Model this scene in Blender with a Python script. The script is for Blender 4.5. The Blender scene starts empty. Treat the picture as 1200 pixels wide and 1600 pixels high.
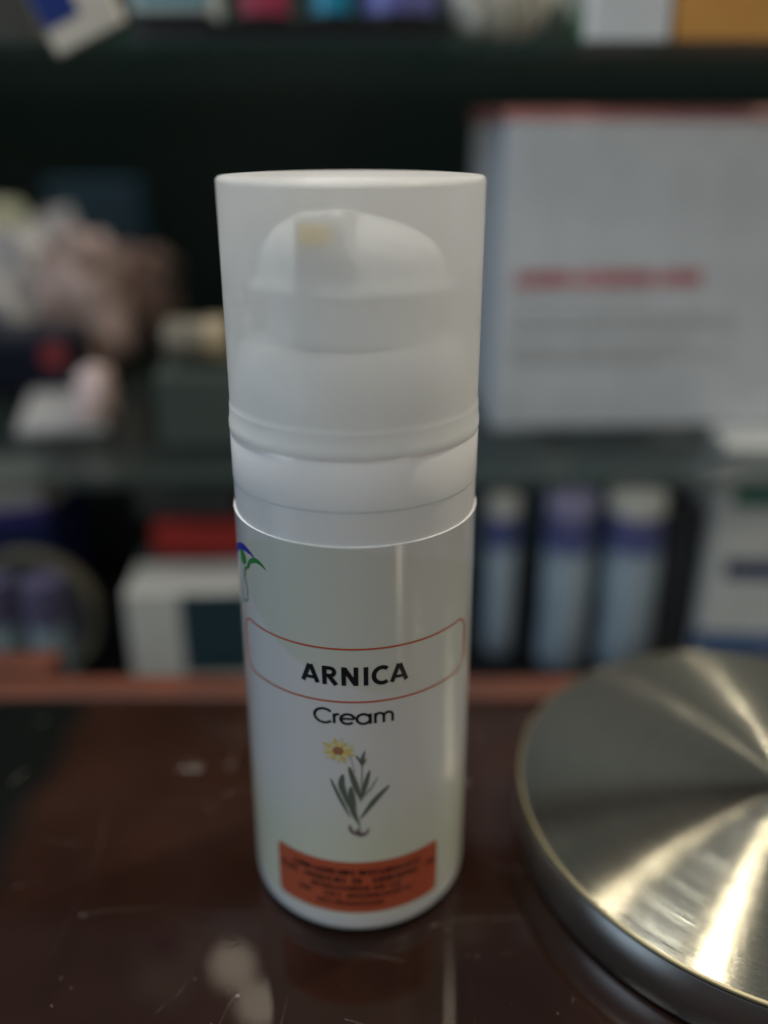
import bpy, bmesh, math, random
from mathutils import Vector, Matrix
random.seed(7)
R = math.radians
G = -0.08                       # height of the counter top
U = 0.0175                      # bottle radius in metres: every length below is given in bottle radii
scene = bpy.context.scene
C = bpy.data.collections.new('place'); scene.collection.children.link(C)

# ------------------------------------------------------------ camera, light, exposure
PITCH, FPX = 0.3940, 1426.0
CAM = Vector((0.2382, -7.0748, 6.5563))
cd = bpy.data.cameras.new('camera'); cam = bpy.data.objects.new('camera', cd); C.objects.link(cam)
cam.location = CAM * U
cam.rotation_euler = (math.pi/2 - PITCH, 0, 0)
cd.sensor_fit = 'VERTICAL'; cd.sensor_height = 36.0; cd.lens = FPX/1600*36.0
cd.clip_start = 0.005; cd.clip_end = 60
cd.dof.use_dof = True; cd.dof.focus_distance = 7.0*U
cd.dof.aperture_fstop = cd.lens/1000/(0.40*U)
scene.camera = cam
world = bpy.data.worlds.new('World'); scene.world = world; world.use_nodes = True
world.node_tree.nodes['Background'].inputs[0].default_value = (0.75, 0.9, 1.0, 1)
world.node_tree.nodes['Background'].inputs[1].default_value = 0.06

def area(name, loc, target, size, power, col, shape='DISK', size_y=None):
    l = bpy.data.lights.new(name, 'AREA'); l.shape = shape; l.size = size*U
    if size_y: l.size_y = size_y*U
    l.energy = power; l.color = col
    o = bpy.data.objects.new(name, l); C.objects.link(o)
    o.location = Vector(loc)*U
    o.rotation_euler = (Vector(target)-Vector(loc)).to_track_quat('-Z', 'Y').to_euler()
    return o
def polar(q, az, el, dist):
    q = Vector(q); a, e = R(az), R(el)
    return q + Vector((math.cos(e)*math.cos(a), math.cos(e)*math.sin(a), math.sin(e)))*dist
WARM = (1.0, 0.86, 0.66); COOL = (0.72, 0.86, 1.0)
D0 = (3.5, 0, 0.5)
area('shop_window', (-50, -20, 24), (0, 2, 3), 26, 1.6, COOL, 'RECTANGLE', 20)
area('ceiling_panel', (4, -14, 62), (0, 3, 0), 30, 1.7, (1.0, 0.97, 0.92), 'RECTANGLE', 22)
area('ceiling_spot', polar((2.74, -1.92, .5), 67.6, 60, 60), D0, 1.8, .75, WARM)
area('ceiling_spot.001', polar((2.21, -1.43, .5), 90.5, 58, 60), D0, 2.0, .42, WARM)
area('ceiling_spot.002', polar((4.05, 2.9, .5), 36, 52, 60), D0, 3.4, .30, WARM)
area('ceiling_spot.004', polar((4.05, 2.9, .5), 31.5, 66, 60), D0, 2.0, 2.7, WARM)
area('ceiling_spot.003', polar((2.66, 2.24, .5), -48, 36, 60), (0, 0, 3), 5, 0.8, WARM)
area('front_spot', polar((2, -6, 0), -60, 27, 60), (0, 0, 3), .8, 0.12, WARM)
area('front_spot.001', polar((2, -3, 0), -37, 36, 60), (0, 0, 3), .7, 0.10, WARM)
area('added_cap_light', (-10, 12, 58), (0, 2, 3), 12, 5.6, (1.0, 0.96, 0.90), 'RECTANGLE', 12)  # unseen overhead light, added to brighten the frosted cap
area('small_lamp', Vector((-1.05, -1.36, 0))+Vector((-.147, .65, .7456))*60, (0, 0, 0), 1.3, 0.008, WARM)
area('ghost_reflection_lamp', Vector((-.787, -1.73, 0))+Vector((-.12, .627, .7695))*60, (0, 0, 0), 1.3, 0.008, WARM)  # added second lamp, makes the doubled reflection of the first in the counter

scene.view_settings.view_transform = 'Standard'; scene.view_settings.look = 'None'
scene.view_settings.gamma = 1; scene.view_settings.use_curve_mapping = False
scene.view_settings.exposure = 0.95
scene.cycles.use_denoising = True
scene.cycles.max_bounces = 16; scene.cycles.diffuse_bounces = 10; scene.cycles.glossy_bounces = 6; scene.cycles.transmission_bounces = 12; scene.cycles.transparent_max_bounces = 12
scene.cycles.sample_clamp_indirect = 4

# ------------------------------------------------------------ helpers
def at(x, y, Y):
    """point on the plane Y (in bottle radii) that projects to pixel x, y of the 1200x1600 photograph"""
    d = Vector(((x-600)/FPX, math.cos(PITCH)-(y-800)/FPX*math.sin(PITCH), -math.sin(PITCH)-(y-800)/FPX*math.cos(PITCH)))
    return CAM + d*((Y-CAM.y)/d.y)
def tag(o, label=None, cat=None, group=None, kind=None):
    if label: o['label'] = label
    if cat: o['category'] = cat
    if group: o['group'] = group
    if kind: o['kind'] = kind
    return o
def thing(name, label, cat, loc=(0, 0, 0), rz=0, group=None):
    o = bpy.data.objects.new(name, None); C.objects.link(o); o.empty_display_size = .01
    o.location = Vector(loc)*U; o.rotation_euler = (0, 0, rz)
    return tag(o, label, cat, group)
def link(name, bm, m, parent=None, smooth=False, sharp=35):
    """bm is in bottle radii; becomes one mesh object in metres"""
    bmesh.ops.scale(bm, vec=(U, U, U), verts=bm.verts)
    if smooth:
        for f in bm.faces: f.smooth = True
        for e in bm.edges:
            if len(e.link_faces) == 2 and e.calc_face_angle(0) > R(sharp): e.smooth = False
    me = bpy.data.meshes.new(name); bm.to_mesh(me); bm.free()
    for mm in (m if isinstance(m, (list, tuple)) else [m]): me.materials.append(mm)
    o = bpy.data.objects.new(name, me); C.objects.link(o)
    if parent: o.parent = parent
    return o
def box(bm, x0, x1, y0, y1, z0, z1, bev=0.0, seg=2):
    r = bmesh.ops.create_cube(bm, size=1)
    vs = r['verts']
    bmesh.ops.scale(bm, vec=(x1-x0, y1-y0, z1-z0), verts=vs)
    bmesh.ops.translate(bm, vec=((x0+x1)/2, (y0+y1)/2, (z0+z1)/2), verts=vs)
    if bev:
        es = list({e for v in vs for e in v.link_edges})
        bmesh.ops.bevel(bm, geom=es, offset=bev, segments=seg, affect='EDGES', profile=.5)
    return bm
def bx(*a, **k): return box(bmesh.new(), *a, **k)
def lathe(prof, n=128, closed=False, bm=None, cx=0, cy=0):
    """revolve (radius, z) pairs round z; a radius of 0 makes a pole"""
    bm = bm or bmesh.new(); rings = []
    for r, z in prof:
        if r < 1e-6: rings.append([bm.verts.new((cx, cy, z))])
        else: rings.append([bm.verts.new((cx+r*math.cos(2*math.pi*i/n), cy+r*math.sin(2*math.pi*i/n), z)) for i in range(n)])
    pairs = list(zip(rings, rings[1:])) + ([(rings[-1], rings[0])] if closed else [])
    for a, b in pairs:
        for i in range(n):
            j = (i+1) % n
            if len(a) == 1 and len(b) == 1: continue
            if len(a) == 1: bm.faces.new((a[0], b[i], b[j]))
            elif len(b) == 1: bm.faces.new((a[i], b[0], a[j]))
            else: bm.faces.new((a[i], b[i], b[j], a[j]))
    bmesh.ops.recalc_face_normals(bm, faces=bm.faces)
    return bm
def arc(cx, cz, r, a0, a1, n=6):
    return [(cx+r*math.cos(R(a0+(a1-a0)*i/n)), cz+r*math.sin(R(a0+(a1-a0)*i/n))) for i in range(n+1)]

# ------------------------------------------------------------ materials
def mat(name, col, rough=.5, metal=0, spec=.5, **k):
    m = bpy.data.materials.new(name); m.use_nodes = True
    b = m.node_tree.nodes['Principled BSDF']
    b.inputs['Base Color'].default_value = (*col, 1); b.inputs['Roughness'].default_value = rough
    b.inputs['Metallic'].default_value = metal; b.inputs['Specular IOR Level'].default_value = spec
    for kk, v in k.items(): b.inputs[kk.replace('_', ' ')].default_value = v
    return m
def N(m, t, **k):
    n = m.node_tree.nodes.new(t)
    for a, v in k.items(): setattr(n, a, v)
    return n
def L(m, a, b): m.node_tree.links.new(a, b)
def P(m): return m.node_tree.nodes['Principled BSDF']
def mth(m, op, a, b=None, c=None, clamp=False):
    n = N(m, 'ShaderNodeMath', operation=op); n.use_clamp = clamp
    for i, v in enumerate((a, b, c)):
        if v is None: continue
        if isinstance(v, (int, float)): n.inputs[i].default_value = v
        else: L(m, v, n.inputs[i])
    return n.outputs[0]
def mixc(m, f, a, b):
    n = N(m, 'ShaderNodeMix', data_type='RGBA')
    if isinstance(f, (int, float)): n.inputs[0].default_value = f
    else: L(m, f, n.inputs[0])
    for i, v in ((6, a), (7, b)):
        if isinstance(v, tuple): n.inputs[i].default_value = (*v, 1)
        else: L(m, v, n.inputs[i])
    return n.outputs[2]
def smooth(m, v, a, b):
    n = N(m, 'ShaderNodeMapRange', interpolation_type='SMOOTHSTEP')
    L(m, v, n.inputs[0]); n.inputs[1].default_value = a; n.inputs[2].default_value = b
    return n.outputs[0]
def noise(m, scale, detail=3, vec=None, rough=.5):
    n = N(m, 'ShaderNodeTexNoise'); n.inputs['Scale'].default_value = scale; n.inputs['Detail'].default_value = detail
    n.inputs['Roughness'].default_value = rough
    if vec is not None: L(m, vec, n.inputs['Vector'])
    return n
def mottled(name, c1, c2, scale, rough=.5, bump=0, **k):
    m = mat(name, c1, rough, **k)
    tc = N(m, 'ShaderNodeTexCoord'); n = noise(m, scale/U, 4, tc.outputs['Object'])
    L(m, mixc(m, smooth(m, n.outputs[0], .38, .62), c1, c2), P(m).inputs['Base Color'])
    if bump:
        b = N(m, 'ShaderNodeBump'); b.inputs['Strength'].default_value = bump; b.inputs['Distance'].default_value = .03*U
        L(m, n.outputs[0], b.inputs['Height']); L(m, b.outputs[0], P(m).inputs['Normal'])
    return m

# glossy dark counter top: worn glass over dark red-brown wood
def counter_material():
    m = mat('counter_glass_over_wood', (.02, .01, .008), .06, spec=.42)
    tc = N(m, 'ShaderNodeTexCoord'); o = tc.outputs['Object']
    mp = N(m, 'ShaderNodeMapping'); mp.inputs['Scale'].default_value = (1, .18, 1); L(m, o, mp.inputs[0])
    n1 = noise(m, .55/U, 4, o); n2 = noise(m, 3/U, 5, mp.outputs[0])
    c = mixc(m, smooth(m, n1.outputs[0], .35, .7), (.009, .0036, .0028), (.016, .0075, .0055))
    c = mixc(m, mth(m, 'MULTIPLY', n2.outputs[0], .5), c, (.017, .007, .004))
    # very dark green zone under the glass at the left
    sx = N(m, 'ShaderNodeSeparateXYZ'); L(m, o, sx.inputs[0])
    warp = mth(m, 'MULTIPLY_ADD', n1.outputs[0], .7*U, sx.outputs[0])
    c = mixc(m, smooth(m, warp, -2.9*U, -3.4*U), c, (.003, .0038, .0036))
    # fine scratches: thin broken contour lines of a stretched noise
    def scratch(scale, sc, rot, w, gate):
        mp = N(m, 'ShaderNodeMapping'); mp.inputs['Scale'].default_value = sc; mp.inputs['Rotation'].default_value = (0, 0, R(rot)); L(m, o, mp.inputs[0])
        n = noise(m, scale/U, 1.5, mp.outputs[0])
        d = mth(m, 'ABSOLUTE', mth(m, 'SUBTRACT', n.outputs[0], .5))
        g = noise(m, 2.2/U, 3, mp.outputs[0])
        return mth(m, 'MULTIPLY', smooth(m, d, w, 0), smooth(m, g.outputs[0], gate, gate+.06))
    s = mth(m, 'MAXIMUM', scratch(.7, (.35, 1.5, 1), 12, .0013, .54), scratch(.9, (1.6, .3, 1), -28, .0012, .56))
    s = mth(m, 'MAXIMUM', s, scratch(.8, (.25, 1.3, 1), 64, .0012, .56))
    v = N(m, 'ShaderNodeTexVoronoi'); v.inputs['Scale'].default_value = 7/U; L(m, o, v.inputs['Vector'])
    g = noise(m, 2.1/U, 2, o)
    spk = mth(m, 'MULTIPLY', smooth(m, v.outputs['Distance'], .075, .03), smooth(m, g.outputs[0], .5, .66))
    allm = mth(m, 'MAXIMUM', s, spk)
    c = mixc(m, mth(m, 'MULTIPLY', allm, .2), c, (.35, .30, .26))
    L(m, c, P(m).inputs['Base Color'])
    sm = noise(m, 1.1/U, 5, o)
    r = mth(m, 'MULTIPLY_ADD', smooth(m, sm.outputs[0], .45, .8), .06, .03)
    L(m, mth(m, 'MULTIPLY_ADD', allm, .25, r), P(m).inputs['Roughness'])
    b = N(m, 'ShaderNodeBump'); b.inputs['Strength'].default_value = .35; b.inputs['Distance'].default_value = .01*U
    L(m, allm, b.inputs['Height']); L(m, b.outputs[0], P(m).inputs['Normal'])
    return m
M = {}
M['counter'] = counter_material()
M['edge_wood'] = mottled('reddish_wood', (.075, .019, .008), (.03, .010, .006), .35, .6, spec=.2)
M['cabinet'] = mottled('dark_green_laminate', (.012, .028, .022), (.020, .033, .028), .25, .6, spec=.2)
M['black'] = mat('black_plastic', (.006, .006, .007), .5, spec=.3)
M['glass'] = mat('shelf_glass', (.03, .045, .043), .08, Alpha=.38)
M['plastic'] = mat('white_glossy_plastic', (.66, .67, .68), .22, spec=.5)
P(M['plastic']).inputs['Subsurface Weight'].default_value = .15
P(M['plastic']).inputs['Subsurface Scale'].default_value = .003
M['inner'] = mat('white_pump_plastic', (.88, .88, .87), .35)
M['spout_shade'] = mat('spout_plastic', (.80, .80, .79), .4)
M['nozzle'] = mat('yellow_nozzle_mouth', (.95, .66, .12), .5)  # strong even yellow for the mouth of the spout
M['ink'] = mat('black_ink', (.008, .009, .012), .3)
M['orange_line'] = mat('orange_red_ink', (.42, .085, .035), .35)
M['blue_ink'] = mat('blue_ink', (.015, .03, .30), .35)
M['green_ink'] = mat('green_ink', (.015, .20, .045), .35)
M['petal'] = mat('yellow_petal_ink', (.58, .45, .13), .4)
M['petal_edge'] = mat('pale_yellow_ink', (.58, .55, .34), .4)
M['flower_eye'] = mat('brown_ink', (.30, .14, .07), .4)
M['leaf_ink'] = mat('grey_green_ink', (.095, .12, .095), .4)
M['leaf_pale'] = mat('pale_leaf_ink', (.27, .30, .25), .4)
M['root_ink'] = mat('violet_brown_ink', (.13, .075, .09), .4)

def label_material():
    m = mat('printed_label_film', (.78, .79, .8), .2, spec=.5, Coat_Weight=.5, Coat_Roughness=.11)
    tc = N(m, 'ShaderNodeTexCoord'); s = N(m, 'ShaderNodeSeparateXYZ'); L(m, tc.outputs['Object'], s.inputs[0])
    x, y, z = s.outputs
    ang = mth(m, 'ARCTAN2', x, mth(m, 'MULTIPLY', y, -1)); z = mth(m, 'DIVIDE', z, U)
    # pale green leaf printed behind the lettering
    dx = mth(m, 'SUBTRACT', ang, .30); dz = mth(m, 'SUBTRACT', z, 3.06)
    u = mth(m, 'ADD', mth(m, 'MULTIPLY', dx, .96), mth(m, 'MULTIPLY', dz, -.28))
    w = mth(m, 'ADD', mth(m, 'MULTIPLY', dz, .96), mth(m, 'MULTIPLY', dx, .28))
    q = mth(m, 'ADD', mth(m, 'POWER', mth(m, 'ABSOLUTE', mth(m, 'DIVIDE', u, 1.45)), 2), mth(m, 'POWER', mth(m, 'ABSOLUTE', mth(m, 'DIVIDE', w, .60)), 2))
    leaf = mth(m, 'MULTIPLY', smooth(m, q, 1.06, .90), mth(m, 'SUBTRACT', 1.0, mth(m, 'MULTIPLY', smooth(m, ang, -.5, .5), .45)))
    g = noise(m, 55/U, 2, tc.outputs['Object'])
    grain = mth(m, 'MULTIPLY', leaf, mth(m, 'MULTIPLY_ADD', g.outputs[0], .5, .72))
    c = mixc(m, grain, (.67, .68, .69), (.60, .63, .565))
    # faint green-yellow tint fading in towards the foot of the label
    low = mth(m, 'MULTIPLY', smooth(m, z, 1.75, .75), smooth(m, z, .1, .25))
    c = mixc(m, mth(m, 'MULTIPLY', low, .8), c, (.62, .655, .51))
    L(m, c, P(m).inputs['Base Color'])
    return m
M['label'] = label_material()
def sticker_material():
    m = mat('orange_sticker_print', (.55, .10, .03), .4)
    tc = N(m, 'ShaderNodeTexCoord'); n = noise(m, 1.2/U, 3, tc.outputs['Object'])
    L(m, mixc(m, n.outputs[0], (.44, .105, .048), (.38, .065, .03)), P(m).inputs['Base Color'])
    return m
M['sticker'] = sticker_material()

def frosted_material():
    m = bpy.data.materials.new('frosted_clear_cap'); m.use_nodes = True
    nt = m.node_tree; nt.nodes.remove(P(m)); out = nt.nodes['Material Output']
    rf = N(m, 'ShaderNodeBsdfRefraction'); rf.inputs['Color'].default_value = (.97, .98, .98, 1)
    rf.inputs['Roughness'].default_value = .23; rf.inputs['IOR'].default_value = 1.12
    tr = N(m, 'ShaderNodeBsdfTranslucent'); tr.inputs[0].default_value = (.97, .975, .97, 1)
    df = N(m, 'ShaderNodeBsdfDiffuse'); df.inputs[0].default_value = (.93, .94, .94, 1)
    gl = N(m, 'ShaderNodeBsdfGlossy'); gl.inputs['Roughness'].default_value = .2; gl.inputs[0].default_value = (.9, .9, .9, 1)
    m1 = N(m, 'ShaderNodeMixShader'); m1.inputs[0].default_value = .5
    L(m, tr.outputs[0], m1.inputs[1]); L(m, df.outputs[0], m1.inputs[2])
    m2 = N(m, 'ShaderNodeMixShader'); m2.inputs[0].default_value = .56
    L(m, rf.outputs[0], m2.inputs[1]); L(m, m1.outputs[0], m2.inputs[2])
    m3 = N(m, 'ShaderNodeMixShader'); fr = N(m, 'ShaderNodeFresnel'); fr.inputs[0].default_value = 1.4
    L(m, mth(m, 'MULTIPLY', fr.outputs[0], .6), m3.inputs[0])
    L(m, m2.outputs[0], m3.inputs[1]); L(m, gl.outputs[0], m3.inputs[2])
    L(m, m3.outputs[0], out.inputs[0])
    tc = N(m, 'ShaderNodeTexCoord'); n = noise(m, 60/U, 3, tc.outputs['Object']); bp = N(m, 'ShaderNodeBump')
    bp.inputs['Strength'].default_value = .35; bp.inputs['Distance'].default_value = .006*U; L(m, n.outputs[0], bp.inputs['Height'])
    for q in (rf, df, gl): L(m, bp.outputs[0], q.inputs['Normal'])
    return m
def inner_wall_material():
    m = bpy.data.materials.new('cap_inner_wall'); m.use_nodes = True
    m.node_tree.nodes.remove(P(m))
    t = N(m, 'ShaderNodeBsdfTransparent'); t.inputs[0].default_value = (.99, .99, .99, 1)
    tr = N(m, 'ShaderNodeBsdfTranslucent'); tr.inputs[0].default_value = (.95, .95, .95, 1)
    x = N(m, 'ShaderNodeMixShader'); x.inputs[0].default_value = .10
    L(m, t.outputs[0], x.inputs[1]); L(m, tr.outputs[0], x.inputs[2]); L(m, x.outputs[0], m.node_tree.nodes['Material Output'].inputs[0])
    return m
M['frosted_inner'] = inner_wall_material()
M['frosted'] = frosted_material()

def brushed(name, col, rough, an=.85, groove=3.4):
    m = mat(name, col, rough, metal=1)
    b = P(m); b.inputs['Anisotropic'].default_value = an; b.inputs['Anisotropic Rotation'].default_value = .25
    t = N(m, 'ShaderNodeTangent', direction_type='RADIAL', axis='Z'); L(m, t.outputs[0], b.inputs['Tangent'])
    tc = N(m, 'ShaderNodeTexCoord'); s = N(m, 'ShaderNodeSeparateXYZ'); L(m, tc.outputs['Object'], s.inputs[0])
    rad = mth(m, 'SQRT', mth(m, 'ADD', mth(m, 'POWER', s.outputs[0], 2), mth(m, 'POWER', s.outputs[1], 2)))
    cb = N(m, 'ShaderNodeCombineXYZ'); L(m, rad, cb.inputs[0])
    n = noise(m, 70/U, 3, cb.outputs[0], .7)
    n2 = noise(m, 1.0/U, 4, tc.outputs['Object'])
    r = mth(m, 'ADD', mth(m, 'MULTIPLY_ADD', n.outputs[0], .06, rough-.03), mth(m, 'MULTIPLY', n2.outputs[0], .03))
    L(m, r, b.inputs['Roughness'])
    c = mixc(m, n.outputs[0], tuple(v*.92 for v in col), tuple(min(1, v*1.06) for v in col))
    L(m, c, b.inputs['Base Color'])
    n3 = noise(m, 140/U, 5, cb.outputs[0], .9)
    # turned grooves: each fine ring tips its normal in or out along the radius
    k = mth(m, 'DIVIDE', mth(m, 'MULTIPLY', mth(m, 'SUBTRACT', n3.outputs[0], .5), groove), rad)
    cv = N(m, 'ShaderNodeCombineXYZ'); L(m, mth(m, 'MULTIPLY', s.outputs[0], k), cv.inputs[0]); L(m, mth(m, 'MULTIPLY', s.outputs[1], k), cv.inputs[1])
    ge = N(m, 'ShaderNodeNewGeometry'); va = N(m, 'ShaderNodeVectorMath', operation='ADD'); L(m, ge.outputs['Normal'], va.inputs[0]); L(m, cv.outputs[0], va.inputs[1])
    vn = N(m, 'ShaderNodeVectorMath', operation='NORMALIZE'); L(m, va.outputs[0], vn.inputs[0]); L(m, vn.outputs[0], b.inputs['Normal'])
    return m
M['disc_top'] = brushed('spun_brass_steel', (.34, .345, .295), .13, .85)
M['disc_side'] = mat('turned_metal_side', (.50, .53, .54), .32, metal=1)
M['disc_edge'] = mat('polished_brass_edge', (.17, .15, .095), .5, metal=1)

# ------------------------------------------------------------ setting
tag(link('counter_top', bx(-16, 16, -14, 2.66, -.5, G), M['counter']), kind='structure')
bm = bx(-16, 16, 2.665, 3.20, -1.2, G+.05, bev=.06)
tag(link('counter_ledge', bm, M['edge_wood']), kind='structure')
tag(link('floor', bx(-60, 60, -40, 60, -56, -55), M['black']), kind='structure')

tag(link('counter_ledge_end', bx(-16, -4.15, 3.205, 3.75, -1.2, G+.10, bev=.06), M['edge_wood']), kind='structure')
# shelving behind the counter
cab = thing('display_cabinet', 'dark green display cabinet with glass shelves behind the counter', 'display cabinet', (0, 5, -4))
def crel(b):
    bmesh.ops.translate(b, vec=(0, -5, 4), verts=b.verts); return b
SB, SC, SA = 1.95, 7.70, -2.25        # tops of the middle, upper and lower shelves
link('back_panel', crel(bx(-15, 15, 17, 17.5, -4, 13)), M['cabinet'], cab)
for x in (-15.3, 15.0): link('side_panel', crel(bx(x, x+.3, 4.6, 17.5, -4, 13)), M['cabinet'], cab)
link('bottom_shelf', crel(bx(-14.98, 14.98, 4.2, 16.98, SA-.3, SA)), M['black'], cab)
link('glass_shelf', crel(bx(-14.98, 14.98, 5.3, 16.98, SB-.20, SB, bev=.03)), M['glass'], cab)
M['upper_glass'] = mat('dark_shelf_glass', (.02, .04, .036), .12, spec=.5, Alpha=.5)
link('glass_shelf', crel(bx(-14.98, 14.98, 6.5, 16.98, SC-.20, SC, bev=.03)), M['upper_glass'], cab)

# ------------------------------------------------------------ the pump bottle
bot = thing('pump_bottle', 'white airless pump bottle of cream with frosted cap standing on the dark counter', 'cosmetic bottle')
body_prof = [(0, G+.03), (.78, G+.03), (.80, G)] + arc(.86, G+.132, .132, -90, 0, 8)
body_prof = [(r if r < .99 else .992, z) for r, z in body_prof] + [(.992, .12), (.992, 3.60), (0, 3.60)]
link('body', lathe(body_prof), M['plastic'], bot, True)
# printed label film wrapped round the body, a hair proud of it, its top edge a bright lip
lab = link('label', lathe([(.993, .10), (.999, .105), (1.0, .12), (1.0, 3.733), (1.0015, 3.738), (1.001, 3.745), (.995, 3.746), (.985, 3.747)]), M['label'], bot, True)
link('neck_ring', lathe([(0, 3.60), (.989, 3.60), (.989, 4.005), (.983, 4.012), (0, 4.012)]), M['plastic'], bot, True)
link('collar', lathe([(0, 4.016), (.989, 4.016), (.993, 4.020), (.993, 4.40), (.986, 4.41), (.93, 4.412), (0, 4.412)]), M['plastic'], bot, True)
# bright shoulder of the pump under the cap
link('shoulder', lathe([(.90, 4.413), (.89, 4.55), (.86, 4.78), (.80, 4.97), (.745, 5.06), (.70, 5.10), (.62, 5.11), (0, 5.11)]), M['inner'], bot, True, 60)
pump = link('pump_head', lathe([(.57, 5.112), (.575, 5.16), (.575, 5.46), (.585, 5.48), (.64, 5.485), (.69, 5.50), (.69, 5.525), (.625, 5.59),
    (.62, 5.68), (.60, 5.78), (.55, 5.87), (.47, 5.945), (.36, 6.0), (.22, 6.03), (.10, 6.035), (0, 6.035)]), M['inner'], bot, True, 50)
for v in pump.data.vertices:
    x, z = v.co.x/U, v.co.z/U
    if z > 5.6: v.co.z -= U*.17*max(0, x+.10)*(z-5.6)/.43
# spout reaching forwards: square mouth, skirt that widens downwards
def spout():
    bm = bmesh.new()
    secs = []
    for y, x0, x1, z0, z1 in ((-.20, -.36, .06, 5.45, 6.04), (-.55, -.355, .0, 5.60, 6.05), (-.74, -.35, -.06, 5.76, 6.055), (-.80, -.345, -.08, 5.81, 6.05)):
        secs.append([bm.verts.new(v) for v in ((x0, y, z0), (x1+ (z1-z0)*.25, y, z0), (x1, y, z1), (x0, y, z1))])
    for a, b in zip(secs, secs[1:]):
        for i in range(4): bm.faces.new((a[i], a[(i+1) % 4], b[(i+1) % 4], b[i]))
    bm.faces.new(secs[0]); bm.faces.new(secs[-1])
    bmesh.ops.recalc_face_normals(bm, faces=bm.faces)
    bmesh.ops.bevel(bm, geom=bm.edges[:], offset=.025, segments=2, affect='EDGES')
    return bm
sp = link('spout', spout(), M['spout_shade'], pump, True)
# skirt in front of the column, below the spout
bm = bmesh.new()
sk = [(-.36, 5.78), (-.10, 5.78), (.0, 5.68), (.10, 5.52), (.19, 5.35), (.24, 5.14), (-.40, 5.14), (-.38, 5.4)]
fr = [bm.verts.new((x, -.66+.1*abs(x), z)) for x, z in sk]; bk = [bm.verts.new((x, -.35, z)) for x, z in sk]
bm.faces.new(fr); bm.faces.new(bk[::-1])
for i in range(len(sk)): bm.faces.new((fr[i], bk[i], bk[(i+1) % len(sk)], fr[(i+1) % len(sk)]))
bmesh.ops.recalc_face_normals(bm, faces=bm.faces)
bmesh.ops.bevel(bm, geom=bm.edges[:], offset=.03, segments=2, affect='EDGES')
link('skirt', bm, M['spout_shade'], pump, True)
link('nozzle', bx(-.315, -.115, -.822, -.79, 5.87, 5.99, bev=.01), M['nozzle'], pump)
# frosted overcap: one closed shell with an inner wall and a double lip at its mouth
cap_prof = [(.955, 4.4135), (.985, 4.413), (.9965, 4.4145), (.9985, 4.428), (.997, 4.485), (.9895, 4.498), (.988, 4.60), (.987, 4.612), (.9815, 4.622), (.981, 4.66),
            (.981, 5.2), (.979, 6.18)] + arc(.944, 6.238, .035, 0, 90, 6) + [(.80, 6.275), (.40, 6.278), (0, 6.278),
            (0, 6.235), (.80, 6.233), (.90, 6.225), (.925, 6.195), (.930, 5.2), (.935, 4.60), (.950, 4.50)]
bm = bmesh.new(); n = 128
rings = []
for r, z in cap_prof:
    rings.append([bm.verts.new((0, 0, z))] if r < 1e-6 else [bm.verts.new((r*math.cos(2*math.pi*i/n), r*math.sin(2*math.pi*i/n), z)) for i in range(n)])
top_i = next(i for i, q in enumerate(rings) if len(q) == 1)
for k, (a, b) in enumerate(zip(rings, rings[1:]+rings[:1])):
    if len(a) == 1 and len(b) == 1: continue
    for i in range(n):
        j = (i+1) % n
        if len(a) == 1: f = bm.faces.new((a[0], b[i], b[j]))
        elif len(b) == 1: f = bm.faces.new((a[i], b[0], a[j]))
        else: f = bm.faces.new((a[i], b[i], b[j], a[j]))
        f.material_index = 1 if k > top_i else 0
bmesh.ops.recalc_face_normals(bm, faces=bm.faces)
link('overcap', bm, [M['frosted'], M['frosted_inner']], bot, True, 50)

# ---- print on the label: (s, z) are arc length round the bottle and height, both in radii
def wrap(s, z, r): return (r*math.sin(s), -r*math.cos(s), z)
def ribbon(bm, pts, width, r=1.003, close=False, sub=.03, taper=None, mi=0):
    """a pen stroke along pts; taper(t) scales the width"""
    P2 = [Vector(p) for p in pts]
    if close: P2.append(P2[0])
    q = []
    for a, b in zip(P2, P2[1:]):
        k = max(1, int((b-a).length/sub))
        q += [a+(b-a)*i/k for i in range(k)]
    q.append(P2[-1]); n = len(q); row = []
    for i, p in enumerate(q):
        a = q[i-1] if i > 0 else (q[-2] if close else p); b = q[i+1] if i < n-1 else (q[1] if close else p)
        d = (b-a).normalized(); w = width/2*(taper(i/(n-1)) if taper else 1)
        nrm = Vector((-d.y, d.x))*w
        row.append((bm.verts.new(wrap(*(p+nrm), r)), bm.verts.new(wrap(*(p-nrm), r))))
    for (a, b), (c, d) in zip(row, row[1:]):
        f = bm.faces.new((a, b, d, c)); f.material_index = mi
def spline(pts, k=6):
    out = []
    P3 = [pts[0]]+list(pts)+[pts[-1]]
    for i in range(1, len(P3)-2):
        p0, p1, p2, p3 = (Vector(v) for v in P3[i-1:i+3])
        for j in range(k):
            t = j/k
            out.append(.5*((2*p1)+(p2-p0)*t+(2*p0-5*p1+4*p2-p3)*t*t+(3*p1-p0-3*p2+p3)*t**3))
    out.append(Vector(pts[-1])); return [(v.x, v.y) for v in out]
def circ(cx, cz, rx, rz, a0=0, a1=360, n=24):
    return [(cx+rx*math.cos(R(a0+(a1-a0)*i/n)), cz+rz*math.sin(R(a0+(a1-a0)*i/n))) for i in range(n+1)]
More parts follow.
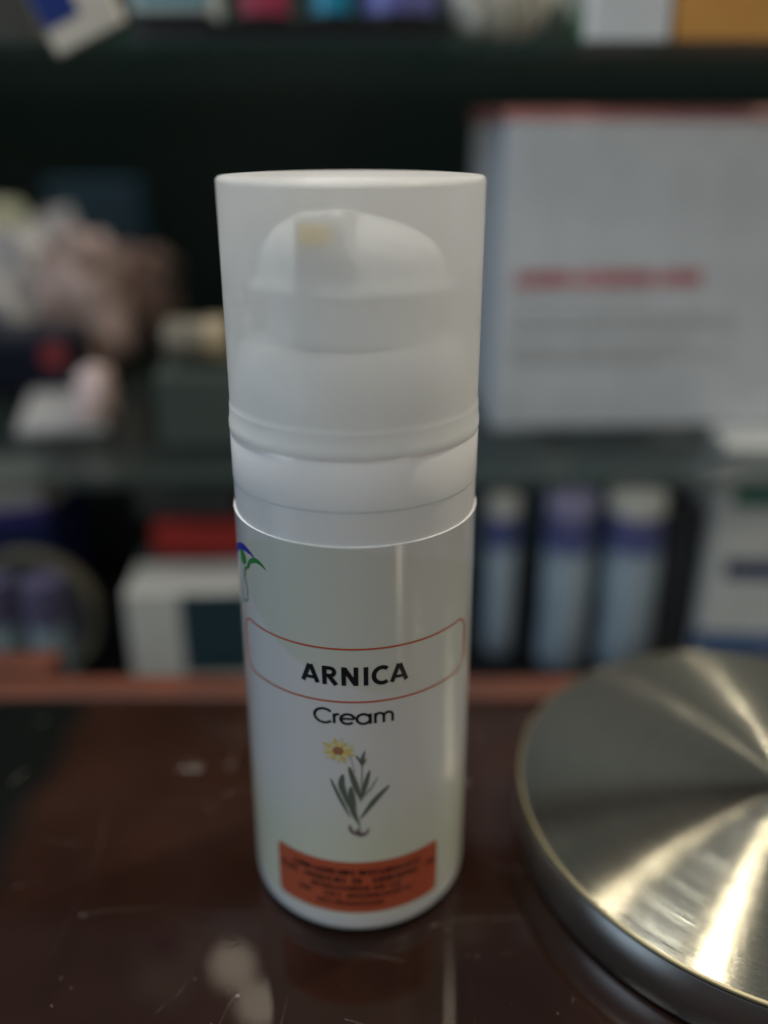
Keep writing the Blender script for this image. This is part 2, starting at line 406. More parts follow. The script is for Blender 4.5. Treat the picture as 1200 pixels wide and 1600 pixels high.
def patch(bm, s0, s1, z0, z1, rc, r, mi=0, cols=48):
    """rounded rectangle filled on the cylinder"""
    prev = None
    ss = sorted(set([s0+(s1-s0)*i/cols for i in range(cols+1)]+[s0+rc*(1-math.cos(R(a))) for a in range(0, 91, 15)]+[s1-rc*(1-math.cos(R(a))) for a in range(0, 91, 15)]))
    for s in ss:
        e = max(0, rc-min(s-s0, s1-s)); dz = rc-math.sqrt(max(0, rc*rc-e*e))
        row = (bm.verts.new(wrap(s, z0+dz, r)), bm.verts.new(wrap(s, z1-dz, r)))
        if prev: f = bm.faces.new((prev[0], row[0], row[1], prev[1])); f.material_index = mi
        prev = row
def rrect(s0, s1, z0, z1, rc):
    o = []
    for cx, cz, a in ((s1-rc, z1-rc, 0), (s0+rc, z1-rc, 90), (s0+rc, z0+rc, 180), (s1-rc, z0+rc, 270)):
        o += circ(cx, cz, rc, rc, a, a+90, 6)
    return o
# orange outlined title panel
bm = bmesh.new()
ribbon(bm, rrect(-1.135, 1.125, 2.405, 2.885, .13), .016, close=True)
for sg in (-1, 1):      # the neighbouring panels begin just past its corners
    ribbon(bm, [(sg*1.19, 2.44), (sg*1.165, 2.55), (sg*1.163, 2.72), (sg*1.20, 2.84), (sg*1.30, 2.885)], .009)
link('panel_outline', bm, M['orange_line'], lab)
# bold title
bm = bmesh.new(); z0, z1, W = 2.574, 2.714, .036
def sk_(pts, w=W, k=1.0035): ribbon(bm, pts, w, k)
for a in (-.349, .366):                                                     # A (twice)
    sk_([(a-.062, z0-.010), (a-.004, z1+.008)], W, 1.0035); sk_([(a+.062, z0-.010), (a+.004, z1+.008)], W, 1.0037); sk_([(a-.040, z0+.034), (a+.040, z0+.034)], W*.8, 1.0039)
sk_([(-.230, z0-.016), (-.230, z1+.012)])                                    # R
sk_([(-.230, z1-.004)]+circ(-.185, z1-.038, .034, .034, 90, -90, 10)+[(-.230, z1-.072)], W*.92, 1.0037); sk_([(-.190, z1-.078), (-.137, z0-.014)], W, 1.0039)
sk_([(-.076, z0-.016), (-.076, z1+.012)]); sk_([(.020, z0-.016), (.020, z1+.012)]); sk_([(-.074, z1+.004), (.018, z0-.006)], W*1.05, 1.0037)   # N
sk_([(.098, z0-.016), (.098, z1+.012)])                                      # I
sk_(circ(.226, (z0+z1)/2-.002, .066, .071, 50, 310, 20))                     # C
link('title_lettering', bm, M['ink'], lab)
# round hand-drawn "Cream"
bm = bmesh.new(); W = .0225; zb = 2.200; xh = .092
ribbon(bm, circ(-.245, zb+.063, .078, .066, 42, 318, 20), W)                     # C
ribbon(bm, [(-.160, zb), (-.160, zb+xh)], W); ribbon(bm, spline([(-.160, zb+.055), (-.150, zb+.082), (-.118, zb+xh-.004)]), W)   # r
ribbon(bm, circ(-.052, zb+.046, .055, .046, 0, 318, 20), W); ribbon(bm, [(-.105, zb+.048), (.003, zb+.048)], W*.9)              # e
ribbon(bm, circ(.075, zb+.046, .053, .046, 0, 360, 22), W); ribbon(bm, [(.131, zb-.004), (.131, zb+xh+.004)], W)                  # a
ribbon(bm, [(.170, zb-.002), (.170, zb+xh+.004)], W)                                                                             # m
ribbon(bm, [(.170, zb+.06)]+circ(.205, zb+.058, .034, .034, 160, 0, 8)+[(.239, zb-.002)], W)
ribbon(bm, [(.239, zb+.06)]+circ(.276, zb+.058, .036, .034, 160, 0, 8)+[(.312, zb-.002)], W)
link('subtitle_lettering', bm, M['ink'], lab)
# arnica flower drawing
fl = bmesh.new()
for k in range(15):
    a = 2*math.pi*k/15+.1; rx, rz = .135, .118; ln = 1+.13*math.sin(k*2.3)
    c, s = math.cos(a), math.sin(a)
    ribbon(fl, [(-.135+c*rx*t*ln, 1.934+s*rz*t*ln) for t in (.30, .55, .8, 1.0)], .042, 1.003+.0002*(k % 3), taper=lambda t: .75+.4*t-.95*t*t, mi=k % 2)
patch(fl, -.178, -.090, 1.896, 1.972, .036, 1.0045, 2, 10)
link('flower_head', fl, [M['petal'], M['petal_edge'], M['flower_eye']], lab)
st = bmesh.new()
leaf_t = lambda t: max(.04, math.sin(math.pi*min(1, t**.8))**.8)
leaves = [([(-.206, 1.655), (-.14, 1.486), (-.09, 1.37), (-.045, 1.26)], .030, 0), ([(-.099, 1.705), (-.112, 1.60), (-.088, 1.50), (-.055, 1.37)], .055, 0),
          ([(-.049, 1.785), (-.010, 1.64), (.02, 1.54), (.050, 1.43)], .050, 0), ([(.122, 1.745), (.090, 1.62), (.065, 1.52), (.042, 1.42)], .040, 0),
          ([(.192, 1.675), (.130, 1.56), (.086, 1.50), (.03, 1.41)], .020, 1), ([(.290, 1.570), (.180, 1.455), (.110, 1.36), (.035, 1.24)], .046, 0),
          ([(-.036, 1.585), (-.028, 1.45), (-.018, 1.33), (.026, 1.195)], .062, 0)]
for i, (p, w, mi) in enumerate(leaves): ribbon(st, spline(p), w, 1.003+.0003*i, taper=leaf_t, mi=mi)
ribbon(st, [(.054, 1.50), (.056, 1.66), (.060, 1.80)], .014, 1.0028, mi=1)
ribbon(st, [(.058, 1.79), (.062, 1.86), (.085, 1.945)], .030, 1.0051, taper=leaf_t, mi=0)
ribbon(st, [(.010, 1.90), (.040, 1.845), (.055, 1.79)], .018, 1.0053, taper=leaf_t, mi=0)
ribbon(st, [(.095, 1.87), (.078, 1.83), (.060, 1.79)], .018, 1.0055, taper=leaf_t, mi=0)
ribbon(st, [(-.04, 1.905), (-.02, 1.82), (.0, 1.72)], .006, 1.0027, mi=1)
ribbon(st, [(.024, 1.23), (.038, 1.11)], .018, 1.0028, mi=1)
ribbon(st, spline([(-.052, 1.185), (-.040, 1.125), (.0, 1.085), (.03, 1.075)]), .030, 1.0032, taper=leaf_t, mi=2)
ribbon(st, spline([(.005, 1.14), (.04, 1.075), (.075, 1.11)]), .034, 1.0036, taper=leaf_t, mi=2)
ribbon(st, spline([(.106, 1.15), (.10, 1.105), (.06, 1.07), (.02, 1.06)]), .020, 1.0040, taper=leaf_t, mi=2)
link('plant_drawing', st, [M['leaf_ink'], M['leaf_pale'], M['root_ink']], lab)
# emblem at the left: blue bow, green figure
em = bmesh.new()
ribbon(em, spline([(-1.36, 3.13), (-1.365, 3.25), (-1.335, 3.36), (-1.24, 3.445), (-1.11, 3.505), (-1.01, 3.515), (-.93, 3.505), (-.868, 3.48)]), .05, taper=lambda t: .12+1.1*math.sin(math.pi*min(1, t))**1.5, mi=0)
ribbon(em, spline([(-1.36, 3.14), (-1.30, 3.12), (-1.20, 3.08), (-1.13, 3.02)]), .010, mi=0)
ribbon(em, spline([(-1.14, 3.375), (-1.10, 3.42), (-1.075, 3.465)]), .12, 1.0035, taper=lambda t: .35+.8*math.sin(math.pi*t), mi=1)
ribbon(em, spline([(-1.00, 3.385), (-.945, 3.44), (-.867, 3.475), (-.80, 3.468), (-.735, 3.435)]), .042, 1.004, taper=lambda t: max(.05, math.sin(math.pi*min(1, .15+t*.85))), mi=1)
ribbon(em, spline([(-.975, 3.40), (-1.01, 3.36), (-1.06, 3.325), (-1.085, 3.23)]), .028, 1.0044, taper=lambda t: 1.1-.6*t, mi=1)
ribbon(em, spline([(-1.087, 3.235), (-1.04, 3.175), (-1.045, 3.10), (-1.055, 3.045), (-1.20, 2.98)]), .012, 1.0044, mi=1)
link('emblem', em, [M['blue_ink'], M['green_ink']], lab)
# orange sticker band at the foot with five lines of small dark print
bm = bmesh.new(); patch(bm, -.775, .785, .205, .775, .05, 1.0025)
stk = link('orange_panel', bm, M['sticker'], bot)
def glyph_line(bm, s0, s1, z, h, r, w, seed, gaps=(), stroke=ribbon, step=.8):
    """a line of small upper-case-like marks, too small to read in the photograph"""
    rnd = random.Random(seed); s = s0
    while s < s1-.3*h:
        if any(a < (s-s0)/(s1-s0) < b for a, b in gaps): s += h*.4; continue
        k = rnd.randrange(6); q = h*.55
        if k in (0, 2, 4): stroke(bm, [(s, z), (s, z+h)], w, r, sub=9)
        if k in (1, 3): stroke(bm, [(s, z), (s+q*.5, z+h), (s+q, z)], w, r, sub=9)
        if k in (2, 5): stroke(bm, [(s+q, z+h), (s+.1*q, z+h*.8), (s+.1*q, z+.2*h), (s+q, z)], w, r, sub=9)
        if k in (0, 3): stroke(bm, [(s, z+h*.5), (s+q, z+h*.5)], w, r, sub=9)
        if k == 4: stroke(bm, [(s, z+h), (s+q, z), (s+q, z+h)], w, r, sub=9)
        s += h*step*rnd.uniform(.9, 1.05)
bm = bmesh.new()
glyph_line(bm, -.59, .60, .635, .055, 1.0045, .017, 3, ((.485, .515),))
glyph_line(bm, -.74, .77, .545, .055, 1.0045, .017, 4, ((.12, .17), (.43, .47), (.52, .57), (.86, .92)))
glyph_line(bm, -.40, .42, .462, .050, 1.0045, .014, 5, ((.62, .66), (.78, .84)))
glyph_line(bm, -.52, .50, .378, .050, 1.0045, .014, 6, ((.10, .22), (.38, .42)))
glyph_line(bm, -.36, .26, .290, .052, 1.0045, .014, 8, ((.24, .28),))
link('small_print', bm, M['ink'], stk)

# ------------------------------------------------------------ the brushed metal disc
disc = thing('metal_disc', 'round brushed brass-coloured metal disc lying on the counter beside the bottle', 'metal disc', (4.26, .24, 0))
DR = 2.665
link('base', lathe([(0, G+.001), (DR-.10, G+.001), (DR-.03, G+.02), (DR-.01, G+.06), (DR-.01, .44), (DR-.02, .46), (0, .46)], 200), M['disc_side'], disc, True, 50)
link('edge_ring', lathe([(DR-.035, .462), (DR-.008, .462), (DR+.002, .475), (DR+.0, .492), (DR-.012, .506), (DR-.035, .508)], 200), M['disc_edge'], disc, True, 60)
link('top_plate', lathe([(DR-.036, .462), (DR-.036, .507), (2.2, .516), (1.4, .530), (.5, .545), (.05, .552), (0, .552)], 200), M['disc_top'], disc, True, 60)

# ------------------------------------------------------------ things on the shelves
def flatstroke(y):
    def f(bm, pts, w, r, sub=9):
        q = [Vector(p) for p in pts]
        for a, b in zip(q, q[1:]):
            d = (b-a).normalized(); n_ = Vector((-d.y, d.x))*w/2
            vs = [bm.verts.new((p.x, y, p.y)) for p in (a+n_, b+n_, b-n_, a-n_)]
            bm.faces.new(vs)
    return f
paper = lambda name, c, r=.45: mottled(name, c, tuple(v*.93 for v in c), 1.5, r)
M['box_white'] = paper('white_card', (.57, .60, .63))
M['box_red'] = paper('red_card', (.66, .26, .24))
M['red_print'] = mat('red_print', (.56, .17, .19), .5)
M['grey_print'] = mat('grey_print', (.42, .43, .44), .5)
# big white carton
bw = thing('medicine_box', 'large white carton with red title print and red top edge on the glass shelf', 'carton', (2.0, 7.4, SB), R(4))
wbx, hbx, dbx = 6.6, 4.93, 2.9
link('carton_body', bx(0, wbx, 0, dbx, 0, hbx-.12, bev=.16, seg=4), M['box_white'], bw, True)
# red lid: sloping band along the top edge
bm = bmesh.new()
pr = [(.14, hbx-.14), (.02, hbx-.14), (.03, hbx-.07), (.12, hbx+.0), (.6, hbx+.02), (dbx-.12, hbx+.02), (dbx-.02, hbx-.07), (dbx-.02, hbx-.14), (dbx-.14, hbx-.14)]
A = [bm.verts.new((-.0, y, z)) for y, z in pr]; B = [bm.verts.new((wbx, y, z)) for y, z in pr]
for i in range(len(pr)-1): bm.faces.new((A[i], A[i+1], B[i+1], B[i]))
bm.faces.new(A); bm.faces.new(B[::-1]); bm.faces.new((A[-1], A[0], B[0], B[-1]))
bmesh.ops.recalc_face_normals(bm, faces=bm.faces)
link('lid', bm, M['box_red'], bw)
bm = bmesh.new(); rs = flatstroke(-.004)
z_ = lambda y: at(900, y, 7.4).z-SB
X_ = lambda x: at(x, 440, 7.4).x-2.0
glyph_line(bm, X_(806), X_(1098), z_(449), .235, 0, .085, 11, stroke=rs, step=.72)
link('title_print', bm, M['red_print'], bw)
bm = bmesh.new()
for ya, x1, sd in ((473, 1020, 1), (505, 1170, 2), (519, 1180, 3), (548, 1085, 4), (562, 1160, 5), (573, 1060, 8)):
    glyph_line(bm, X_(802), X_(x1), z_(ya), .085, 0, .030, 20+sd, ((.3, .33), (.6, .62)), stroke=rs, step=.85)
glyph_line(bm, X_(795), X_(840), z_(646), .10, 0, .03, 40, stroke=rs)
link('small_print', bm, M['grey_print'], bw)

def carton(name, label, cat, x0, x1, y0, y1, Y, depth, m, floor=None, rz=0, tilt=0, bands=(), group=None, bev=.04):
    """a carton whose front face spans those pixels of the photograph at distance Y; bands: (from, to) height fractions, material, part name"""
    a = at(x0, y1, Y); b = at(x1, y1, Y); zt = at(x0, y0, Y).z; zb_ = a.z if floor is None else floor
    w = b.x-a.x; h = zt-zb_
    t = thing(name, label, cat, ((a.x+b.x)/2, Y, zb_), rz, group)
    t.rotation_euler = (0, tilt, rz)
    link('carton_body', bx(-w/2, w/2, 0, depth, 0, h, bev=bev), m, t)
    for f0, f1, g0, g1, mm, nm in bands:
        link(nm, bx(-w/2+w*g0-.004, -w/2+w*g1+.004, -.012, .25, h*f0, h*f1), mm, t)
    return t
C_ = lambda n, c, r=.45: M.setdefault(n, paper(n, c, r))
white = C_('chalk_card', (.52, .52, .48)); cool = C_('cool_card', (.46, .52, .56)); grey = C_('grey_card', (.16, .18, .18))
teal = C_('dark_teal_print', (.012, .035, .045)); navy = C_('navy_print', (.012, .022, .09)); green = C_('green_print', (.03, .14, .10))
red = C_('bright_red_card', (.34, .020, .014)); blue = C_('mid_blue_print', (.02, .08, .22)); purple = C_('purple_print', (.07, .045, .26))
# lower shelf, right: three small bottles with pale caps
def small_bottle(px0, px1, Y, label, capm):
    a = at(px0, 1010, Y); b = at(px1, 1010, Y); r = (b.x-a.x)/2; top = at(px0, 786, Y-r).z
    t = thing('small_bottle', label, 'bottle', ((a.x+b.x)/2, Y, SA), 0, 'small bottles on the lower shelf')
    h = top-SA
    link('body', lathe([(0, 0), (r*.9, 0), (r, .08), (r, h*.68), (r*.97, h*.70), (0, h*.70)], 40), M['bottle_blue'], t, True)
    link('label', lathe([(r*.98, h*.701), (r*1.015, h*.705), (r*1.015, h*.895), (r*.98, h*.90)], 40), M['bottle_label'], t, True)
    link('cap', lathe([(0, h*.901), (r*.99, h*.901), (r*1.0, h*.91), (r*1.0, h*.97), (r*.95, h), (0, h)], 40), capm, t, True)
M['bottle_blue'] = mottled('pale_blue_plastic', (.36, .45, .52), (.25, .31, .38), .8, .3)
M['bottle_label'] = mottled('violet_blue_label', (.08, .11, .28), (.14, .13, .30), .7, .4)
M['cap_cream'] = mat('cream_cap', (.80, .80, .72), .35); M['cap_violet'] = mat('violet_cap', (.42, .40, .60), .35)
small_bottle(752, 800, 7.6, 'pale blue bottle half hidden by the pump bottle on the lower shelf', M['cap_cream'])
small_bottle(838, 912, 7.2, 'pale blue bottle with violet tinted cap, middle one of three on the lower shelf', M['cap_violet'])
small_bottle(928, 1012, 7.2, 'pale blue bottle with cream cap beside the dark leaning box on the lower shelf', M['cap_cream'])
carton('black_box', 'dark charcoal box standing between the small bottles and the striped carton', 'carton', 1020, 1072, 800, 1010, 7.0, 2.2, C_('charcoal_card', (.022, .023, .026)), SA, R(8))
carton('striped_box', 'pale carton with a green stripe and two blue stripes below the large carton', 'carton', 1092, 1290, 700, 1010, 6.6, 2.2, C_('pale_card', (.60, .61, .58)), SA, R(-4),
       bands=((.10, .20, 0, 1, blue, 'stripe'), (.45, .53, .12, 1, navy, 'stripe'), (.76, .85, .1, 1, green, 'stripe')))
carton('teal_box', 'dark teal box behind the small bottles', 'carton', 905, 985, 700, 1010, 9.5, 2, C_('teal_card', (.05, .17, .16)), SA, R(5))
carton('tall_grey_box', 'tall grey blue carton behind the dark box on the lower shelf', 'carton', 1000, 1085, 690, 1010, 10.5, 2, C_('blue_grey_card', (.48, .55, .57)), SA)
carton('dim_box', 'dim slate carton behind the left small bottle', 'carton', 720, 830, 700, 1010, 11.5, 2, C_('slate_card', (.20, .27, .30)), SA)
carton('pale_box', 'pale mint carton behind the cream capped bottles on the lower shelf', 'carton', 800, 905, 735, 1010, 12.8, 1.5, C_('mint_card', (.30, .36, .34)), SA)
carton('long_box', 'long dim blue carton at the back of the lower shelf on the right', 'carton', 1080, 1260, 700, 1010, 13.5, 1.5, C_('dim_blue_long', (.16, .25, .32)), SA)
carton('olive_box', 'olive grey carton at the back of the lower shelf behind the red box', 'carton', 165, 300, 745, 1010, 11.5, 1.5, C_('olive_card', (.10, .11, .09)), SA)
carton('teal_carton', 'wide dark teal carton at the back of the lower shelf at the left', 'carton', -60, 150, 700, 1010, 12.5, 1.5, C_('teal_back_card', (.06, .10, .10)), SA)
# lower shelf, left
carton('red_box', 'flat red box resting on a dark grey carton on the lower shelf', 'carton', 240, 385, 822, 864, 6.9, 2.4, red, at(240, 868, 6.9).z)
carton('grey_box', 'dark grey carton carrying the flat red box', 'carton', 232, 392, 868, 1010, 7.05, 2.4, C_('dark_grey_card', (.055, .06, .06)), SA)
carton('slate_box', 'dark slate box lying on the flat red box', 'carton', 215, 372, 768, 817, 7.2, 2, C_('slate_dark_card', (.05, .055, .055)), at(240, 822, 7.0).z+.03)
wb = carton('white_box', 'white carton with dark teal print patch behind the wooden ledge', 'carton', 208, 392, 925, 1045, 5.6, 1.1, white, SA, R(3),
       bands=((.32, .98, .45, 1.0, teal, 'print_patch'),))
# round standing mirror at far left
cm = at(45, 925, 6.6); rr = at(152, 925, 6.6).x-cm.x
mr = thing('round_mirror', 'round table mirror with beige rim at the left of the lower shelf', 'mirror', (cm.x, 6.6, SA))
cz = rr+.10
bm = bmesh.new(); n = 64
sec = [(rr-.12, -.12), (rr, -.14), (rr+.03, 0), (rr, .14), (rr-.12, .12)]
def disc_y(secs, n=64, closed=True):
    bm = bmesh.new(); rg = [[bm.verts.new((r*math.cos(2*math.pi*i/n), y, cz+r*math.sin(2*math.pi*i/n))) for i in range(n)] for r, y in secs]
    for a, b in zip(rg, rg[1:]+(rg[:1] if closed else [])):
        for i in range(n): bm.faces.new((a[i], a[(i+1) % n], b[(i+1) % n], b[i]))
    if not closed: bm.faces.new(rg[0]); bm.faces.new(rg[-1])
    bmesh.ops.recalc_face_normals(bm, faces=bm.faces); return bm
link('rim', disc_y(sec), C_('beige_rim', (.20, .18, .13)), mr, True)
link('mirror_glass', disc_y([(rr-.13, -.03), (rr-.13, .03)], closed=False), mat('dim_mirror', (.12, .12, .13), .25, metal=.6), mr)
link('foot', bx(-.6, .6, -.4, .5, 0, .12, bev=.04), M['black'], mr)
def ball(name, label, cat, x, y, rpx, Y, m, sq=(1, 1, 1), floor=None):
    c = at(x, y, Y); r = at(x+rpx, y, Y).x-c.x; bm = bmesh.new()
    bmesh.ops.create_uvsphere(bm, u_segments=32, v_segments=20, radius=1)
    z = c.z if floor is None else floor+r*sq[2]
    bmesh.ops.scale(bm, vec=(r*sq[0], r*sq[1], r*sq[2]), verts=bm.verts)
    o = link(name, bm, m, None, True); o.location = (c.x*U, Y*U, z*U); tag(o, label, cat); return o
small = C_('jar_pale', (.30, .38, .40), .3)
carton('purple_box', 'tilted white carton with violet edge above the round mirror', 'carton', -60, 72, 752, 812, 8.0, 2, white, at(0, 812, 8.0).z, 0, R(-6),
       bands=((-.12, .28, 0, 1.02, purple, 'violet_edge'),))
carton('navy_carton', 'navy carton on the lower shelf under the tilted violet edged one', 'carton', -80, 105, 812, 1010, 8.05, 2.2, navy, SA)
for k, (px, w, lb) in enumerate(((8, 26, 'small pale jar at the left edge in front of the round mirror'), (80, 30, 'small pale jar right of its twin in front of the round mirror'))):
    a = at(px, 1000, 5.6); r = at(px+w, 1000, 5.6).x-a.x; h = at(px, 905, 5.6).z-SA
    t = thing('small_jar', lb, 'jar', (a.x, 5.6, SA), 0, 'small jars by the round mirror')
    link('body', lathe([(0, 0), (r*.9, 0), (r, .06), (r, h*.7), (0, h*.7)], 32), small, t, True)
    link('lid', lathe([(0, h*.701), (r*1.05, h*.701), (r*1.05, h*.97), (r, h), (0, h)], 32), C_('jar_lid', (.10, .09, .16), .4), t, True)

# middle shelf, left: plastic bags of goods, navy case, small things
def bag(name, label, x0, x1, y0, y1, Y, m, seed, depth=1.6, floor=None, crumple=.42):
    a = at(x0, y1, Y); b = at(x1, y1, Y); zt = at(x0, y0, Y).z; zb_ = a.z if floor is None else floor
    w, h = (b.x-a.x), zt-zb_
    rnd = random.Random(seed); bm = bmesh.new()
    bmesh.ops.create_icosphere(bm, subdivisions=4, radius=1)
    ph = [(rnd.uniform(1.5, 6), rnd.uniform(1.5, 6), rnd.uniform(1.5, 6), rnd.uniform(0, 6)) for _ in range(9)]
    for v in bm.verts:
        p = v.co.copy()
        d = sum(abs(math.sin(p.x*q[0]+p.y*q[1]+p.z*q[2]+q[3]))-.6 for q in ph)/3
        p = Vector([math.copysign(abs(t)**.62, t) for t in p])*(1+crumple*d*.6)
        v.co = (p.x*w*.46, p.y*depth*.46, max(0, (p.z+1)*.5)*h*.98)
    o = link(name, bm, m, None, True, 60); o.location = ((a.x+b.x)/2*U, Y*U, zb_*U)
    tag(o, label, 'bag'); return o
M['bag_white'] = mottled('clear_bag_white_goods', (.88, .87, .83), (.38, .38, .42), 1.3, .22, .9)
M['bag_pink'] = mottled('floral_pink_bag', (.86, .68, .66), (.42, .30, .25), 1.4, .25, .9)
M['bag_brown'] = mottled('brown_bag', (.26, .17, .14), (.07, .055, .05), .6, .4, .5)
M['bag_green'] = mottled('pale_green_bag', (.66, .68, .50), (.25, .30, .26), .5, .3, .5)
bag('plastic_bag', 'crumpled clear plastic bag of white goods at the left edge of the middle shelf', -60, 112, 365, 560, 12.3, M['bag_white'], 1, 2.4, SB)
bag('plastic_bag', 'crumpled pink floral bag beside the white one on the middle shelf', 88, 205, 362, 560, 11.9, M['bag_pink'], 2, 2.0, SB)
bag('plastic_bag', 'dark brown bag right of the pink floral one on the middle shelf', 165, 290, 385, 560, 13.4, M['bag_brown'], 3, 2.0, SB)
bag('plastic_bag', 'pale green bag behind the white one on the middle shelf', -40, 85, 325, 560, 14.2, M['bag_green'], 4, 1.8, SB)
bag('plastic_bag', 'dim cream bag peeping between the white and the pink one', 70, 160, 335, 560, 14.0, M['bag_white'], 5, 1.8, SB)
carton('blue_box', 'dim blue box at the back of the middle shelf behind the bags', 'carton', 70, 215, 285, 330, 15.6, 1.0, C_('dim_blue_card', (.035, .095, .15)), SB)
nc = carton('navy_case', 'navy case with a round red badge lying in front of the bags', 'case', -70, 118, 522, 600, 9.7, 1.6, C_('navy_case', (.007, .008, .022), .35), SB, bev=.18)
bd = at(84, 556, 9.68)
bm = bmesh.new(); bmesh.ops.create_cone(bm, cap_ends=True, segments=32, radius1=.22, radius2=.22, depth=.06, matrix=Matrix.Rotation(R(90), 4, 'X'))
bo = link('badge', bm, mat('dull_red_badge', (.34, .045, .045), .4), nc); bo.location = ((bd.x*U-nc.location.x), -.02*U, (bd.z-SB)*U)
bag('pouch', 'small pinkish pouch in front of the navy case', 128, 182, 572, 655, 8.0, M['bag_pink'], 6, .8, SB)
t = carton('leaflet', 'grey leaflet lying flat at the left front of the glass shelf', 'leaflet', 30, 165, 667, 675, 7.4, 2.6, C_('leaflet_grey', (.42, .43, .44)), SB, R(14), bev=0)
carton('green_box', 'grey green carton standing behind the bottle cap on the glass shelf', 'carton', 254, 440, 585, 700, 6.7, 1.6, C_('grey_green_card', (.06, .08, .07)), SB, R(6))
j = thing('small_jar', 'small cream and gold jar lying on the grey green carton', 'jar', tuple(Vector((at(318, 555, 7.3).x, 7.3, at(318, 571, 6.9).z))))
bm = lathe([(0, -.55), (.30, -.55), (.33, -.50), (.33, .1), (0, .1)], 32); bmesh.ops.rotate(bm, matrix=Matrix.Rotation(R(90), 3, 'Y'), verts=bm.verts); bmesh.ops.translate(bm, vec=(0, 0, .33), verts=bm.verts)
link('body', bm, C_('cream_jar', (.20, .175, .13), .3), j, True)
bm = lathe([(0, .101), (.35, .101), (.35, .4), (.32, .44), (0, .44)], 32); bmesh.ops.rotate(bm, matrix=Matrix.Rotation(R(90), 3, 'Y'), verts=bm.verts); bmesh.ops.translate(bm, vec=(0, 0, .33), verts=bm.verts)
link('lid', bm, C_('gold_lid', (.42, .33, .20), .3), j, True)

# upper shelf
M['yarn'] = None
def yarn_material():
    m = mat('cream_yarn', (.60, .55, .45), .9)
    tc = N(m, 'ShaderNodeTexCoord')
    w = N(m, 'ShaderNodeTexWave', wave_type='BANDS', bands_direction='DIAGONAL'); w.inputs['Scale'].default_value = 2.2/U; w.inputs['Distortion'].default_value = 1.5
    L(m, tc.outputs['Object'], w.inputs[0])
    L(m, mixc(m, w.outputs[1], (.46, .41, .33), (.86, .80, .68)), P(m).inputs['Base Color'])
    b = N(m, 'ShaderNodeBump'); b.inputs['Strength'].default_value = .8; b.inputs['Distance'].default_value = .08*U
    L(m, w.outputs[1], b.inputs['Height']); L(m, b.outputs[0], P(m).inputs['Normal'])
    return m
M['yarn'] = yarn_material()
ball('yarn_ball', 'ball of cream yarn on the upper shelf', 'yarn ball', 777, -15, 90, 7.9, M['yarn'], (1, .9, .92), SC)
carton('white_box', 'plain white box next to the orange one on the upper shelf', 'carton', 922, 1046, -90, 60, 7.2, 1.6, C_('plain_white_card', (.60, .62, .64)), SC)
carton('orange_box', 'orange yellow box at the right end of the upper shelf', 'carton', 1056, 1260, -90, 60, 7.1, 1.6, mottled('orange_card', (.55, .26, .05), (.42, .17, .03), .6, .5), SC)
bag('plastic_bag', 'small white and green bag between the yarn ball and the white box', 862, 925, -70, 60, 8.2, mottled('white_green_bag', (.45, .48, .46), (.05, .16, .06), .8, .4), 9, 1.0, SC)
def upright(name, label, cat, x0, x1, y1, Y, bodym, capm=None, h=2.2):
    a = at(x0, y1, Y); b = at(x1, y1, Y); r = (b.x-a.x)/2
    t = thing(name, label, cat, ((a.x+b.x)/2, Y+.3, a.z))
    link('body', lathe([(0, 0), (r*.9, 0), (r, .06), (r, h*.7), (r*.5, h*.8), (0, h*.8)], 36), bodym, t, True)
    link('cap', lathe([(0, h*.801), (r*.55, h*.801), (r*.55, h), (0, h)], 36), capm or M['cap_cream'], t, True)
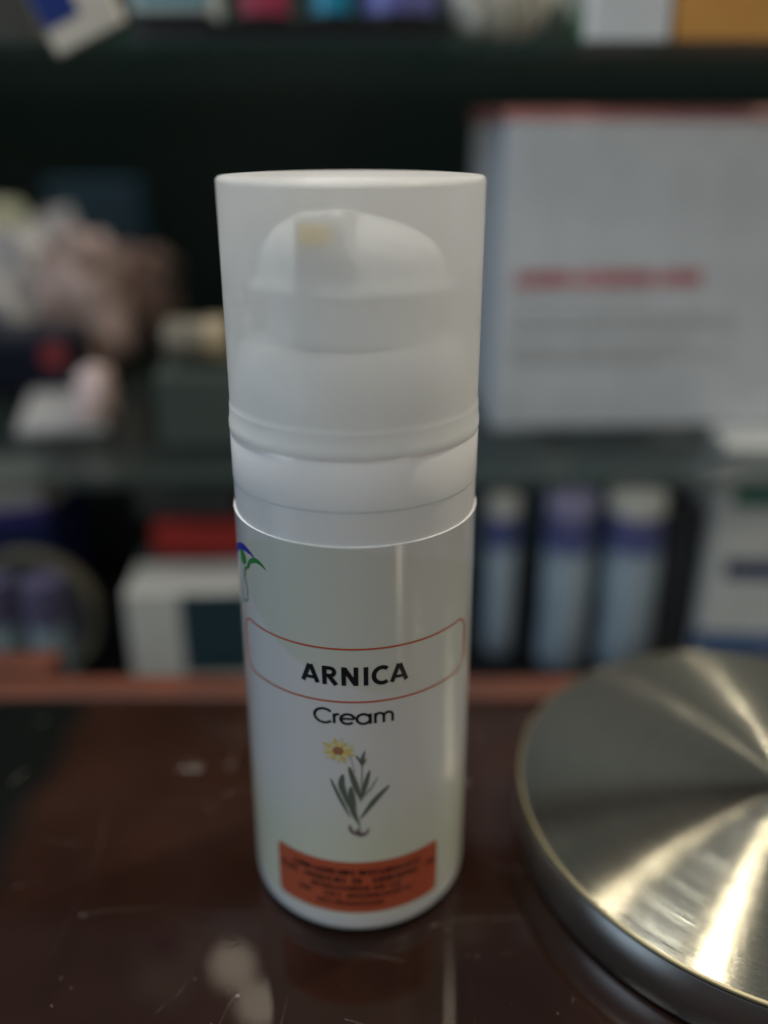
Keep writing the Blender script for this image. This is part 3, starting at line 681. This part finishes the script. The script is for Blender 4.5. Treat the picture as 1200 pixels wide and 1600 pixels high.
# low black tray along the upper shelf that hides the foot of what stands in it
ta = at(335, 60, 6.9); tb = at(695, 60, 6.9); th_ = .30
tr = thing('display_tray', 'low black tray holding bottles on the upper shelf', 'tray', ((ta.x+tb.x)/2, 6.9, SC))
tw = tb.x-ta.x
link('tray_floor', bx(-tw/2, tw/2, 0, 1.6, 0, .08), M['black'], tr)
link('front_wall', bx(-tw/2, tw/2, -.06, -.001, 0, .24), M['black'], tr)
link('back_wall', bx(-tw/2, tw/2, 1.601, 1.66, 0, .24), M['black'], tr)
for s in (-1, 1): link('side_wall', bx(s*(tw/2+.032)-.03, s*(tw/2+.032)+.03, -.06, 1.66, 0, .24), M['black'], tr)
F = SC+.08
def standing(name, label, cat, x0, x1, Y, bodym, h=1.9, part='cap', capm=None, group=None):
    a = at(x0, 20, Y); b = at(x1, 20, Y); r = (b.x-a.x)/2
    t = thing(name, label, cat, ((a.x+b.x)/2, Y, F), 0, group)
    link('base', lathe([(0, 0), (r, 0), (r*1.01, .06), (r*1.01, .30), (0, .30)], 36), M['black'], t, True)
    link('body', lathe([(0, .301), (r, .301), (r, h*.75), (r*.6, h*.82), (0, h*.82)], 36), bodym, t, True)
    link('cap', lathe([(0, h*.821), (r*.6, h*.821), (r*.6, h), (0, h)], 36), capm or M['cap_cream'], t, True)
standing('spray_bottle', 'bright cyan bottle in the black tray on the upper shelf', 'bottle', 488, 550, 7.5, mat('cyan_plastic', (.01, .26, .42), .3))
standing('spray_bottle', 'wide periwinkle bottle next to the cyan one in the tray', 'bottle', 566, 680, 7.7, mottled('periwinkle_plastic', (.16, .17, .50), (.10, .10, .30), .8, .4))
standing('spray_bottle', 'pink red bottle at the left end of the black tray', 'bottle', 375, 450, 7.7, mat('pink_red_plastic', (.38, .03, .08), .4))
carton('sky_box', 'pale box with blue print on a dark stand on the upper shelf', 'carton', 205, 322, -120, 20, 7.4, 1.4, C_('sky_card', (.50, .60, .64)), at(205, 20, 7.4).z,
       bands=((.12, .9, .1, 1, mat('sky_blue_print', (.08, .33, .45), .4), 'print_patch'),))
carton('black_stand', 'small black stand carrying the pale blue printed box', 'stand', 212, 326, 24, 62, 7.45, 1.3, C_('stand_black', (.015, .015, .022)), SC)
carton('grey_box', 'brown grey carton at the left end of the upper shelf', 'carton', -60, 56, -100, 62, 7.4, 1.6, C_('brown_grey_card', (.075, .068, .055)), SC)
# white packet with blue print, tilted and poking over the shelf edge
pk = thing('tilted_packet', 'tilted white packet with dark blue print poking over the upper shelf edge', 'packet', tuple(at(92, 88, 6.35)))
pk.rotation_euler = (0, R(-24), 0)
link('packet_body', bx(-.02, 1.0, 0, .10, 0, 2.2, bev=.03), C_('cream_packet', (.62, .58, .50)), pk)
link('print_patch', bx(.0, .52, -.012, .1, .32, .95), C_('deep_blue_print', (.008, .03, .20)), pk)
